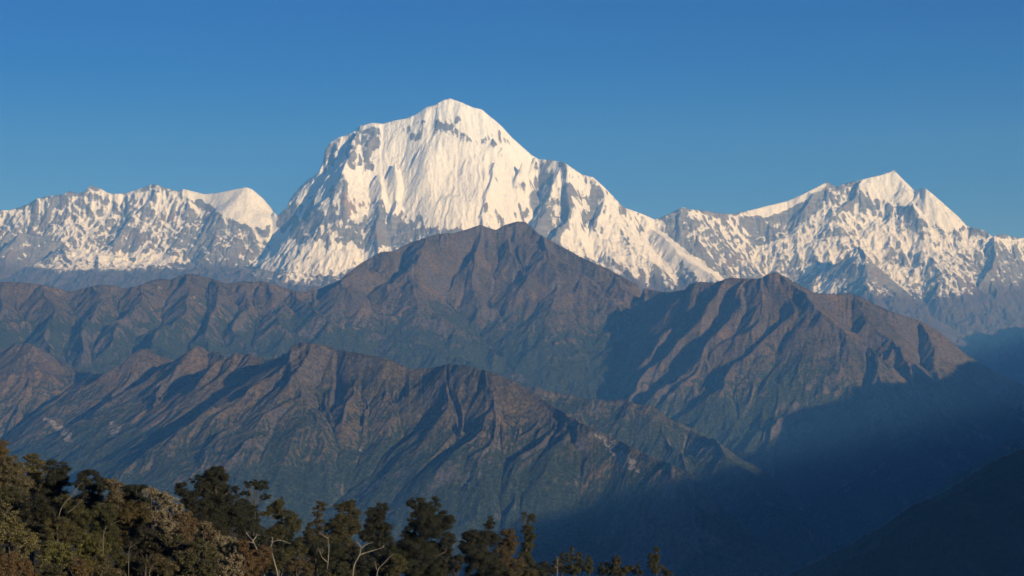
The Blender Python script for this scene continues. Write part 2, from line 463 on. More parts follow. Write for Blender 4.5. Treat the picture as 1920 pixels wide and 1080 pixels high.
    crest = np.interp(W.PX[0], [p[0] for p in SKY_LEFT[:-1] + SKY_MAIN + SKY_RIGHT[1:]], [p[1] for p in SKY_LEFT[:-1] + SKY_MAIN + SKY_RIGHT[1:]])[None, :].astype(F32)
    crestsnow = .55 * np.exp(-((PYw - crest) / 13) ** 2) * (.6 + fbm(W.X, W.Y, 700, 3, 360))
    big = H
    for _ in range(18): big = blur(big)
    c1 = np.clip(lap / 5.0, -.6, .6); c2 = np.clip((big - H) / 16.0, -.7, .7)
    facew = blur(blur(face)) * (0.5 + smooth(fbm(W.X, H, 420, 4, 340) + 2.2 * (face - .5), -.4, .5))
    snow = 0.5 + bias + np.clip((line - PYw) / 150.0, -1.5, np.where(G == GD, .45, .62)) + .42 * n + np.where(G == GD, .70 - .4 * face, .40) * n2 - 1.1 * (sl - s0) +   .40 * c1 + .36 * c2 + crestsnow + .62 * facew + np.where(G == GD, .75 * (1 - .6 * face) * chute, 0)
    snow = np.where(G == GD, snow + 0.35 * smooth(400 - PYw, 0, 60), snow)
    def patch(poly, val, soft=0.0):
        m = in_poly(PXw, PYw, poly)
        snow[m] = snow[m] + val
        return m
    # smooth snow domes and glaciers
    patch([(335, 352), (365, 357), (407, 360), (462, 349), (495, 370), (522, 408), (492, 432), (475, 425), (440, 415), (410, 395), (380, 375), (350, 372)], 2.0)
    patch([(1185, 393), (1228, 412), (1240, 435), (1300, 480), (1358, 522), (1330, 530), (1290, 508), (1255, 485), (1238, 455), (1212, 425)], 2.5)
    patch([(1600, 340), (1677, 318), (1720, 358), (1734, 350), (1800, 408), (1815, 425), (1770, 430), (1720, 395), (1690, 375), (1640, 372)], 1.2)
    patch([(1400, 394), (1470, 378), (1551, 340), (1540, 356), (1500, 380), (1450, 404), (1410, 404)], 2.0)
    patch([(520, 425), (560, 460), (620, 470), (690, 478), (700, 485), (650, 512), (600, 500), (550, 470), (505, 440)], 1.3)
    patch([(128, 468), (200, 470), (330, 478), (330, 492), (230, 496), (140, 482)], 0.9)
    patch([(1057, 455), (1110, 452), (1120, 470), (1075, 465)], 1.6)
    patch([(1520, 535), (1560, 527), (1575, 548), (1530, 552)], 1.2)
    # bare rock
    patch([(745, 392), (800, 372), (850, 400), (900, 378), (960, 405), (985, 385), (985, 440), (740, 440)], -.75)
    patch([(540, 392), (580, 372), (600, 392), (640, 372), (650, 408), (560, 420)], -.5)
    patch([(770, 318), (795, 322), (800, 345), (778, 342)], -.55)
    patch([(880, 340), (905, 345), (895, 372), (872, 368)], -.55)
    patch([(652, 258), (700, 240), (735, 240), (740, 262), (700, 285), (690, 300), (660, 318), (648, 310)], -1.10)
    patch([(740, 240), (790, 225), (850, 235), (890, 262), (935, 245), (960, 268), (920, 275), (840, 268), (780, 265)], -1.35)
    patch([(815, 222), (850, 215), (870, 225), (845, 240), (820, 240)], -1.20)
    patch([(530, 396), (600, 398), (650, 408), (690, 395), (760, 402), (800, 425), (870, 436), (870, 480), (740, 475), (690, 468), (620, 456), (560, 444), (515, 428)], -1.25)
    patch([(965, 345), (1040, 318), (1030, 390), (1000, 425), (960, 400)], -0.70)
    patch([(1040, 350), (1075, 345), (1075, 380), (1060, 440), (1010, 440), (1030, 380)], -0.86)
    patch([(1110, 355), (1140, 360), (1130, 400), (1090, 440), (1085, 425)], -0.78)
    patch([(1245, 410), (1275, 400), (1290, 440), (1340, 500), (1300, 475), (1255, 445)], -0.70)
    patch([(1400, 408), (1460, 405), (1548, 350), (1560, 360), (1520, 410), (1460, 450), (1400, 470)], -0.86)
    patch([(640, 360), (700, 355), (705, 385), (660, 400), (640, 390)], -0.78)
    tan = np.zeros(H.shape, F32)
    tan[in_poly(PXw, PYw, [(645, 362), (700, 352), (706, 380), (675, 395), (640, 393)])] = 0.7
    tan[in_poly(PXw, PYw, [(690, 262), (705, 258), (700, 285), (692, 290)])] = 0.4
    snow = np.minimum(snow, 1.5 - smooth(PYw, line + 8, line + 55) * 2.2)
    snow = np.clip(blur(snow), -0.7, 1.5)
    veg = smooth(PYw, line + 5, line + 45)
    at = dict(snow=snow, veg=veg, tan=blur(blur(tan)))
    mt = mat_snow_mountain()
    D = {GL: ('snow_mountain', 'long snowy ridge with several low summits'), GD: ('snow_mountain', 'great white peak'), GT: ('snow_mountain', 'snow peak')}
    G[G == 0] = GD
    for g in (GD, GL, GT):
        W.mesh('snow_mountain', H, G == g, at, mt)

# ================================================================== the brown mountains and wooded hills
SKY_C = [(590, 545), (640, 524), (646, 516), (675, 494), (715, 472), (737, 471), (762, 458), (792, 447), (821, 438), (850, 437), (875, 430), (901, 421), (916, 427), (930, 431), (948, 421), (970, 415), (985, 416), (996, 425), (1010, 438), (1040, 455), (1100, 487), (1143, 505), (1172, 522), (1198, 535)]
SKY_R = [(1205, 538), (1220, 543), (1250, 548), (1284, 543), (1292, 533), (1313, 528), (1339, 530), (1369, 520), (1395, 522), (1424, 522), (1441, 513), (1454, 510), (1471, 518), (1501, 535), (1523, 548), (1553, 552), (1591, 550), (1612, 556), (1638, 569), (1676, 586), (1719, 599), (1758, 620), (1800, 655), (1820, 670), (1870, 700), (1960, 740), (2060, 790)]
SKY_L = [(-500, 560), (-250, 520), (-100, 535), (0, 528), (40, 529), (73, 533), (100, 538), (117, 543), (133, 547), (150, 542), (187, 533), (213, 535), (233, 541), (260, 535), (280, 527), (300, 522), (320, 525), (333, 518), (353, 512), (377, 517), (400, 523), (423, 532), (440, 530), (457, 527), (477, 529), (493, 527), (513, 533), (540, 542), (567, 548), (593, 546)]
SKY_N = [(540, 652), (565, 642), (600, 645), (630, 655), (675, 662), (725, 672), (770, 692), (800, 690), (845, 682), (880, 686), (920, 697), (960, 713), (998, 736), (1040, 763), (1078, 785), (1121, 806), (1164, 827), (1207, 849), (1250, 866), (1300, 890)]

def build_mid():
    W = Wedge(-0.40, 0.40, 1560, 4600.0, 24500.0, 1560)
    f = Field()
    GC, GR_, GLh, GN, GK = 1, 2, 3, 4, 5
    kc = [(590, 16800), (760, 17600), (985, 18000), (1198, 17200)]
    kr = [(1198, 16600), (1300, 15400), (1454, 15000), (1720, 15400), (1870, 15400), (2060, 15000)]
    kl = [(-500, 16000), (0, 16000), (353, 16500), (593, 16700)]
    kn_ = [(540, 9500), (600, 9500), (845, 9000), (960, 8700), (1120, 8200), (1300, 7600)]
    f.crest(GC, 1.0, 4000, add_Y(SKY_C, kc))
    f.crest(GR_, 1.2, 4000, add_Y(SKY_R, [(1198, 16600), (1300, 15400), (1454, 15000), (1720, 15400), (1870, 15400), (2060, 15000)]))
    f.crest(GLh, 0.9, 4000, add_Y(SKY_L, [(-500, 16000), (0, 16000), (353, 16500), (593, 16700)]))
    f.crest(GN, 1.0, 4000, add_Y(SKY_N, [(540, 9500), (600, 9500), (845, 9000), (960, 8700), (1120, 8200), (1300, 7600)]))
    S = f.spur
    # central mountain
    S(GC, .85, 4000, 18000, .62, [(948, 421), (960, 470), (1000, 540), (1060, 620), (1110, 690), (1150, 738)])
    S(GC, .85, 4000, 17900, .62, [(901, 421), (880, 480), (900, 540), (960, 600), (1020, 660), (1060, 705)])
    S(GC, .72, 4500, 18000, .50, [(985, 416), (1033, 460), (1100, 510), (1147, 550), (1160, 600), (1167, 640), (1178, 690)])
    S(GC, .8, 4000, 17000, .50, [(1165, 518), (1195, 560), (1212, 600), (1195, 645)])
    S(GC, .75, 4000, 17500, .50, [(792, 447), (760, 500), (780, 560), (850, 610), (920, 655)])
    S(GC, .7, 4000, 17000, .45, [(675, 494), (650, 530), (690, 570), (750, 600), (830, 640)])
    S(GLh, .7, 4000, 16700, .26, [(540, 542), (580, 575), (625, 600), (700, 618), (800, 648), (900, 690), (1000, 722)])
    # left hills
    S(GLh, .85, 4000, 16500, .38, [(353, 512), (345, 560), (320, 600), (300, 640), (310, 670)])
    S(GLh, .85, 4000, 16300, .38, [(280, 527), (260, 565), (235, 600), (225, 640)])
    S(GLh, .85, 4000, 16600, .38, [(440, 530), (462, 570), (445, 610), (470, 645)])
    S(GLh, .85, 4000, 16500, .38, [(400, 523), (405, 560), (385, 600), (395, 640)])
    S(GLh, .85, 4000, 16200, .38, [(187, 533), (180, 575), (160, 615), (165, 650)])
    S(GLh, .85, 4000, 16000, .38, [(90, 535), (100, 580), (75, 620), (85, 650)])
    S(GLh, .85, 4000, 16000, .38, [(20, 528), (20, 570), (-20, 610), (-10, 650)])
    S(GLh, .85, 4000, 16500, .45, [(493, 527), (530, 570), (530, 605), (560, 635)])
    # right mountain
    S(GR_, 1.15, 4000, 15200, .74, [(1369, 520), (1350, 559), (1330, 587), (1271, 634), (1207, 698), (1176, 738)])
    S(GR_, .95, 4000, 15100, .66, [(1410, 522), (1397, 575), (1370, 620), (1338, 658), (1259, 714), (1215, 758)])
    S(GR_, .95, 4000, 15000, .70, [(1441, 513), (1433, 563), (1413, 607), (1358, 654), (1291, 717), (1240, 765)])
    S(GR_, .95, 4000, 15000, .66, [(1454, 510), (1477, 579), (1437, 634), (1397, 674), (1354, 725), (1287, 772), (1230, 800)])
    S(GR_, .9, 4000, 14900, .55, [(1471, 518), (1500, 551), (1516, 591), (1556, 615), (1611, 640), (1639, 672), (1650, 700), (1670, 760)])
    S(GR_, .9, 4000, 14600, .62, [(1510, 580), (1505, 638), (1490, 690), (1470, 760), (1440, 830)])
    S(GR_, .9, 4000, 14400, .62, [(1556, 615), (1570, 670), (1560, 730), (1530, 800), (1490, 870)])
    S(GR_, .9, 4000, 15200, .55, [(1612, 556), (1640, 600), (1680, 640), (1694, 668), (1710, 720), (1740, 800)])
    S(GR_, .9, 4000, 15400, .55, [(1719, 599), (1760, 650), (1774, 682), (1790, 740), (1820, 820)])
    S(GR_, 1.3, 4000, 15700, .66, [(1292, 533), (1270, 580), (1240, 620), (1212, 660)])
    # near hills on the left
    f.crest(GN, .68, 4000, [(-420, 650, 13000), (-200, 640, 12000), (-60, 662, 12900), (0, 652, 12900), (30, 641, 12500), (65, 646, 12300), (100, 668, 12700), (150, 692, 12300), (190, 700, 11700), (235, 692, 12000), (280, 653, 11500), (320, 680, 11700), (372, 648, 10900), (400, 660, 11000), (435, 672, 10300), (465, 664, 10300), (505, 668, 10000), (540, 652, 9600)])
    S(GN, .78, 4000, 9550, .55, [(545, 650), (510, 690), (480, 735), (410, 765), (350, 805), (290, 840), (215, 885), (150, 940)])
    S(GN, .78, 4000, 9500, .55, [(565, 642), (560, 700), (570, 735), (500, 780), (425, 825), (340, 868), (260, 930)])
    S(GN, .78, 4000, 9500, .66, [(600, 645), (615, 700), (630, 780), (660, 825), (695, 858), (720, 910)])
    S(GN, .78, 4000, 9400, .60, [(675, 662), (675, 735), (715, 780), (760, 805), (800, 850), (830, 920)])
    S(GN, .78, 4000, 9300, .62, [(720, 671), (735, 730), (775, 780), (820, 830), (850, 880)])
    S(GN, .78, 4000, 9000, .66, [(845, 682), (838, 740), (850, 810), (875, 850), (893, 905)])
    S(GN, .78, 4000, 8800, .66, [(920, 697), (915, 760), (930, 830), (920, 890), (935, 950)])
    S(GN, .78, 4000, 8500, .66, [(1040, 763), (1010, 830), (990, 880), (975, 940)])
    S(GN, .78, 4000, 8350, .62, [(1078, 785), (1067, 810), (1089, 844), (1121, 872), (1140, 930)])
    S(GN, .9, 4000, 9550, .5, [(570, 735), (590, 790), (600, 850), (560, 920), (570, 980)])
    S(GN, .78, 4000, 10950, .5, [(370, 648), (340, 685), (300, 720), (290, 750), (240, 800), (190, 860)])
    S(GN, .78, 4000, 11550, .5, [(280, 652), (255, 700), (215, 735), (195, 770), (150, 830), (130, 880)])
    S(GN, .78, 4000, 12250, .42, [(150, 692), (165, 730), (130, 760), (100, 810), (90, 860)])
    S(GN, .78, 4000, 12400, .5, [(60, 645), (55, 700), (20, 750), (30, 810), (10, 870)])
    S(GN, .78, 4000, 10250, .55, [(465, 660), (450, 690), (400, 715), (345, 745), (300, 790)])
    # low ridge behind the near hills, down to the river
    f.crest(GK, .75, 4000, [(900, 700, 11600), (998, 724), (1057, 737), (1121, 750, 11200), (1169, 747), (1228, 763), (1261, 785), (1293, 806, 10800), (1336, 824), (1390, 872, 10200), (1450, 930), (1530, 1010, 9000)])
    S(GK, .75, 4000, 11000, .5, [(1228, 763), (1240, 800), (1260, 840), (1290, 880)])
    S(GK, .75, 4000, 10300, .4, [(1390, 872), (1430, 915), (1480, 960), (1560, 1010)])
    # slopes above the gorge on the far right
    f.add(6, .7, 4000, [P(1740, 800, 13200), P(1620, 900, 11800), P(1480, 985, 10300)])
    f.add(6, .7, 4000, [P(2100, 760, 11000), P(1900, 830, 9800), P(1760, 930, 8600), P(1650, 1040, 7400)])
    base = np.full(W.X.shape, -1950, F32) + 60 * fbm(W.X, W.Y, 2500, 3, 3)
    wx = 120 * fbm(W.X, W.Y, 1100, 4, 15); wy = 120 * fbm(W.X, W.Y, 1100, 4, 19)
    H, G = f.eval(W.X + wx, W.Y + wy, base, W.rows, W.us)
    H = blur(blur(H))
    near = smooth(W.Y, 7000, 14000)
    H = W.carve(H, 760, 18 + 26 * near, 2, 140, 0.5, 0.15, 0.6)
    H = W.carve(H, 240, 10 + 6 * near, 4, 145, 0.5, 0.15, 0.6, fall=.62)
    H = H + (9 + 9 * near) * (ridged(W.X, W.Y, 300, 6, 171) - 0.9)
    for g, s, kn in (([GC], SKY_C, kc), ([GR_], SKY_R, kr), ([GLh], SKY_L, kl), ([GN], SKY_N, kn_)):
        H = W.fit(H, G, g, s, kn, 260)
    gx, gy = W.grad(blur(H)); sl = np.sqrt(gx * gx + gy * gy)
    lap = blur(blur(blur(blur(H)))) - H
    n = fbm(W.X, W.Y, 1400, 6, 400, 0.6)
    # forest fills the lower and gentler ground and the gullies, dry grass the high and steep faces
    tl = np.choose(np.clip(G, 0, 6), [0, 220, -150, 400, -420, -300, -300]).astype(F32)
    veg = 0.5 + (tl - H) / 420.0 + 0.55 * n - 0.9 * (sl - 0.75) + np.clip(lap / 3.0, -.4, .5)
    rock = 0.25 + 0.9 * (sl - 0.95) + 0.5 * fbm(W.X, W.Y, 500, 5, 431, .6) + smooth(H, 700, 1300) * 0.25
    PYp = CY - FPX * H / W.Y
    PXw = W.PX + 6 * fbm(W.X, W.Y, 150, 3, 451); PYw = PYp + 6 * fbm(W.X, W.Y, 150, 3, 461)
    scar = np.zeros(H.shape, F32)
    for poly, v in (([(1105, 810), (1130, 812), (1160, 835), (1200, 870), (1205, 890), (1175, 885), (1140, 850)], .55),
                    ([(75, 782), (95, 783), (125, 800), (138, 825), (128, 830), (105, 808)], .6),
                    ([(195, 810), (215, 790), (230, 800), (222, 820), (200, 822)], .5),
                    ([(862, 895), (878, 897), (893, 908), (880, 910), (866, 903)], .6),
                    ([(350, 545), (380, 560), (395, 585), (430, 595), (425, 605), (385, 590), (355, 565)], .42),
                    ([(80, 730), (110, 736), (100, 742), (82, 740)], .5),
                    ([(450, 828), (480, 820), (500, 835), (480, 842)], .35),
                    ([(290, 525), (312, 535), (305, 550), (295, 545)], .42),
                    ([(630, 830), (665, 825), (690, 850), (660, 845)], .4)):
        scar[in_poly(PXw, PYw, poly)] = v + .1
    at = dict(veg=np.clip(veg, -.5, 1.5), rock=np.clip(rock, -.5, 1.2), scar=blur(scar))
    mt = mat_hills()
    G[(G == 0) | (G >= 5)] = GK
    for g, nm in ((GC, 'brown_mountain'), (GR_, 'brown_mountain'), (GLh, 'hills'), (GN, 'hills'), (GK, 'hills')):
        W.mesh(nm, H, G == g, at, mt)

build_far()
build_mid()

# ------------------------------------------------------------------ the mountain beyond the right edge that keeps the gorge in the shade
def build_shade_mountain():
    line = [(6600, -6500, 500), (6200, -4800, 1300), (6000, -3200, 1620), (6000, -2000, 1600), (6000, -300, 1400), (6000, 500, 1320), (6000, 1580, 1290), (6000, 5400, 870), (6000, 8100, 760), (6000, 10200, 860), (6050, 11800, 690), (7500, 16000, 760), (9600, 22000, 1000), (12000, 27800, 1430), (14500, 36000, 1700)]
    L = np.array(line, float)
    t = np.concatenate([[0], np.cumsum(np.hypot(np.diff(L[:, 0]), np.diff(L[:, 1])))])
    tt = np.linspace(0, t[-1], 420)
    cx, cyy, cz = (np.interp(tt, t, L[:, k]) for k in range(3))
    off = np.linspace(-1500, 2600, 60)
    X = cx[:, None] + off[None, :]; Y = np.repeat(cyy[:, None], 60, 1)
    Z = cz[:, None] - np.abs(off)[None, :] * 0.95
    Z = Z + (210 * fbm(cx, cyy, 1900, 4, 520))[:, None] + 110 * fbm(X, Y, 900, 5, 500) * (0.35 + np.minimum(np.abs(off) / 900, 1)[None, :])
    co = np.stack([X, Y, Z], -1).reshape(-1, 3)
    idx = np.arange(420 * 60).reshape(420, 60)
    q = np.stack([idx[:-1, :-1], idx[:-1, 1:], idx[1:, 1:], idx[1:, :-1]], -1).reshape(-1, 4)
    me = bpy.data.meshes.new('mountain')
    me.from_pydata(co.tolist(), [], q.tolist()); me.update()
    me.materials.append(bpy.data.materials['grass_and_forest_hills'])
    o = bpy.data.objects.new('mountain', me); COL.objects.link(o); o['kind'] = 'structure'
build_shade_mountain()

# ------------------------------------------------------------------ the dark wooded slope on the right, a few kilometres off
def build_near_slope():
    W = Wedge(0.10, 0.62, 900, 1500.0, 4700.0, 420)
    f = Field()
    f.crest(1, .62, 6000, [(1380, 1230, 3000), (1560, 1080, 3150), (1600, 1040), (1640, 1002), (1700, 958), (1760, 928), (1830, 893), (1920, 848, 3600), (2100, 760), (2400, 640, 3900), (3000, 560, 4200)])
    f.spur(1, .6, 5000, 3600, .45, [(1920, 848), (1880, 930), (1820, 1010), (1760, 1090)])
    base = np.full(W.X.shape, -1500, F32)
    H, G = f.eval(W.X + 40 * fbm(W.X, W.Y, 500, 4, 25), W.Y + 40 * fbm(W.X, W.Y, 500, 4, 29), base, W.rows, W.us)
    H = blur(H)
    H = W.carve(H, 300, 16, 3, 240, 0.4)
    H = H + 5.0 * ridged(W.X, W.Y, 40, 3, 271)
    at = dict(veg=np.full(H.shape, 1.2, F32), rock=np.full(H.shape, -.5, F32), scar=np.zeros(H.shape, F32))
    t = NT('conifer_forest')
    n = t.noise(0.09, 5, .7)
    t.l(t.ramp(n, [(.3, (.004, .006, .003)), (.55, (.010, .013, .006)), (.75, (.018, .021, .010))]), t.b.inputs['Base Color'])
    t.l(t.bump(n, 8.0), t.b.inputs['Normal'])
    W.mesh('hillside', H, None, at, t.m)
build_near_slope()

# ------------------------------------------------------------------ the hill top the trees stand on
def ground_z(x, y):
    x = np.asarray(x, float); y = np.asarray(y, float)
    z = -6.5 - 0.085 * y - 22 * np.tanh((x + 50) / 40.0) * np.clip((y - 60) / 100, 0, 1) * np.where(x < -50, .12, 1)
    z = z - 0.55 * np.clip(y - 330, 0, None) - 0.5 * np.clip(x - 28, 0, None)
    return z

def build_hill_top():
    xs = np.concatenate([np.linspace(-900, -130, 20), np.linspace(-120, 120, 120), np.linspace(130, 900, 20)])
    ys = np.concatenate([np.linspace(-80, 360, 170), np.linspace(380, 2200, 40)])
    X, Y = np.meshgrid(xs, ys)
    Z = ground_z(X, Y) + 0.9 * fbm(X, Y, 14, 4, 600) + 8 * fbm(X, Y, 220, 3, 610) * np.clip((Y - 300) / 300, 0, 1)
    ny, nx = X.shape
    idx = np.arange(ny * nx).reshape(ny, nx)
    q = np.stack([idx[:-1, :-1], idx[:-1, 1:], idx[1:, 1:], idx[1:, :-1]], -1).reshape(-1, 4)
    me = bpy.data.meshes.new('ground')
    me.from_pydata(np.stack([X, Y, Z], -1).reshape(-1, 3).tolist(), [], q.tolist()); me.update()
    t = NT('forest_floor')
    n = t.noise(0.6, 6, .65)
    t.l(t.ramp(n, [(.3, (.018, .016, .010)), (.55, (.045, .036, .020)), (.75, (.075, .052, .028))]), t.b.inputs['Base Color'])
    t.l(t.bump(n, .25), t.b.inputs['Normal'])
    me.materials.append(t.m)
    o = bpy.data.objects.new('ground', me); COL.objects.link(o); o['kind'] = 'structure'
build_hill_top()

# ------------------------------------------------------------------ trees
def mat_leaf():
    t = NT('leaves')
    a = t.n('ShaderNodeAttribute', attribute_name='tone')
    oi = t.n('ShaderNodeObjectInfo')
    sp = t.n('ShaderNodeSeparateColor'); t.l(a.outputs['Color'], sp.inputs[0])
    # red channel: light / dark leaf, green: share of dead or rust leaf, blue: pale flower or seed head
    dark = t.n('ShaderNodeMix', data_type='RGBA', blend_type='MULTIPLY'); dark.inputs[0].default_value = 1
    t.l(oi.outputs['Color'], dark.inputs[6]); dark.inputs[7].default_value = (.36, .39, .36, 1)
    lite = t.n('ShaderNodeMix', data_type='RGBA', blend_type='MULTIPLY'); lite.inputs[0].default_value = 1
    t.l(oi.outputs['Color'], lite.inputs[6]); lite.inputs[7].default_value = (1.65, 1.5, 1.05, 1)
    c = t.mix(sp.outputs[0], dark.outputs[2], lite.outputs[2])
    c = t.mix(sp.outputs[1], c, (.095, .056, .022))
    c = t.mix(sp.outputs[2], c, (.27, .205, .115))
    t.l(c, t.b.inputs['Base Color'])
    t.b.inputs['Roughness'].default_value = .6; t.b.inputs['Specular IOR Level'].default_value = .25
    return t.m
LEAF = mat_leaf()
def mat_bark(name, a, b):
    t = NT(name)
    n = t.noise(3.0, 6, .7, (1, 1, .25))
    t.l(t.mix(t.step(n, .35, .7), a, b), t.b.inputs['Base Color'])
    t.l(t.bump(n, .05), t.b.inputs['Normal'])
    return t.m
BARK = mat_bark('bark', (.045, .034, .024), (.105, .080, .056))
BARE_WOOD = mat_bark('weathered_wood', (.09, .068, .046), (.20, .155, .105))
PALE_BARK = mat_bark('bare_pale_wood', (.12, .092, .065), (.26, .21, .15))

def mesh_np(name, co, quads, mat, tone=None, parent=None, smooth_=False):
    me = bpy.data.meshes.new(name)
    co = np.asarray(co, F32); quads = np.asarray(quads, np.int32)
    me.vertices.add(len(co)); me.vertices.foreach_set('co', co.ravel())
    me.loops.add(quads.size); me.loops.foreach_set('vertex_index', quads.ravel())
    k = quads.shape[1]
    me.polygons.add(len(quads)); me.polygons.foreach_set('loop_start', np.arange(0, quads.size, k, dtype=np.int32))
    me.update(calc_edges=True)
    if smooth_: me.polygons.foreach_set('use_smooth', np.ones(len(quads), bool))
    if tone is not None:
        at = me.attributes.new('tone', 'FLOAT_COLOR', 'POINT')
        at.data.foreach_set('color', np.asarray(tone, F32).ravel())
    me.materials.append(mat)
    o = bpy.data.objects.new(name, me); COL.objects.link(o)
    if parent is not None: o.parent = parent
    return o

def leaf_cards(rng, c, nrm, size, tone):
    """one small bent leaf spray per row of c"""
    n = len(c)
    t = rng.normal(size=(n, 3)); t -= (t * nrm).sum(1, keepdims=True) * nrm
    t /= np.linalg.norm(t, axis=1, keepdims=True) + 1e-6
    b = np.cross(nrm, t)
    L = size * rng.uniform(.7, 1.5, (n, 1)); Wd = size * rng.uniform(.35, .75, (n, 1))
    v = np.stack([c - t * L * .5, c + b * Wd * .5 + nrm * Wd * .15, c + t * L * .5, c - b * Wd * .5 + nrm * Wd * .15], 1).reshape(-1, 3)
    q = np.arange(4 * n).reshape(n, 4)
    return v, q, np.repeat(tone, 4, 0)

def crown_cards(rng, lobes, leaf, cover, rust, pale):
    """lobes: (centre xyz, radii xyz). Leaves sit on lumpy clumps spread through each lobe."""
    C, N, T = [], [], []
    for c, r in lobes:
        c = np.array(c); r = np.array(r)
        k = int(np.clip(18 + 9 * r.mean() / .8, 22, 60))
        d = rng.normal(size=(k, 3)); d /= np.linalg.norm(d, axis=1, keepdims=True)
        rad = rng.uniform(.35, .98, (k, 1)) ** .7
        cc = c + d * rad * r
        cr = r.mean() * rng.uniform(.15, .40, k)
        for m in range(k):
            area = 4 * math.pi * cr[m] ** 2
            n = int(max(10, cover * area / (leaf * leaf * .55)))
            dd = rng.normal(size=(n, 3)); dd /= np.linalg.norm(dd, axis=1, keepdims=True)
            dd[:, 2] = dd[:, 2] * .75 + .08
            ss = rng.uniform(.5, 1.05, (n, 1)) + (rng.uniform(size=(n, 1)) < .28) * rng.uniform(.1, .65, (n, 1))
            p = cc[m] + dd * cr[m] * ss * np.array([1.08, 1.08, .85])
            nn = dd + .55 * rng.normal(size=(n, 3)) + np.array([0, 0, .25]); nn /= np.linalg.norm(nn, axis=1, keepdims=True)
            tn = np.zeros((n, 4)); tn[:, 3] = 1
            tn[:, 0] = np.clip(rng.normal(.42, .28, n) + rng.normal(0, .12), 0, 1)
            tn[:, 1] = (rng.uniform(size=n) < rust * rng.uniform(.2, 1.8)) * rng.uniform(.4, 1, n)
            out = ((p - c) / r); od = np.linalg.norm(out, axis=1)
            tn[:, 2] = ((rng.uniform(size=n) < pale * 1.4) & (od > .62) & (ss[:, 0] > .8)) * rng.uniform(.35, 1, n)
            C.append(p); N.append(nn); T.append(tn)
    C = np.concatenate(C); N = np.concatenate(N); T = np.concatenate(T)
    return leaf_cards(rng, C, N, leaf, T)

def tube(path, radii, sides=6):
    path = np.asarray(path, float); n = len(path)
    vs_, q = [], []
    for i in range(n):
        d = path[min(i + 1, n - 1)] - path[max(i - 1, 0)]; d /= np.linalg.norm(d) + 1e-9
        a = np.cross(d, (0.3, 1, 0.2)); a /= np.linalg.norm(a) + 1e-9; b = np.cross(d, a)
        for k in range(sides):
            w_ = 2 * math.pi * k / sides
            vs_.append(path[i] + radii[i] * (math.cos(w_) * a + math.sin(w_) * b))
    for i in range(n - 1):
        for k in range(sides):
            q.append((i * sides + k, i * sides + (k + 1) % sides, (i + 1) * sides + (k + 1) % sides, (i + 1) * sides + k))
    return vs_, q

def limb(rng, a, b, r0, r1, n=6, wob=.08):
    a = np.array(a, float); b = np.array(b, float)
    L = np.linalg.norm(b - a)
    t = np.linspace(0, 1, n)[:, None]
    p = a + (b - a) * t + rng.normal(size=(n, 3)) * wob * L * np.sin(t * math.pi) * .5
    return tube(p, np.linspace(r0, r1, n))

def merge(parts):
    V, Q, o = [], [], 0
    for v, q in parts:
        V += list(v); Q += [tuple(i + o for i in f) for f in q]; o += len(v)
    return np.array(V), np.array(Q)

def thing(name, label, cat, loc, group=None):
    o = bpy.data.objects.new(name, None); COL.objects.link(o)
    o.location = loc; o['label'] = label; o['category'] = cat; o.empty_display_size = .5
    if group: o['group'] = group
    return o

OLIVE, DARK, BROWN, GREY, GREEN, RUST = (.045, .039, .013), (.021, .021, .008), (.066, .046, .017), (.080, .059, .022), (.078, .072, .016), (.092, .053, .020)

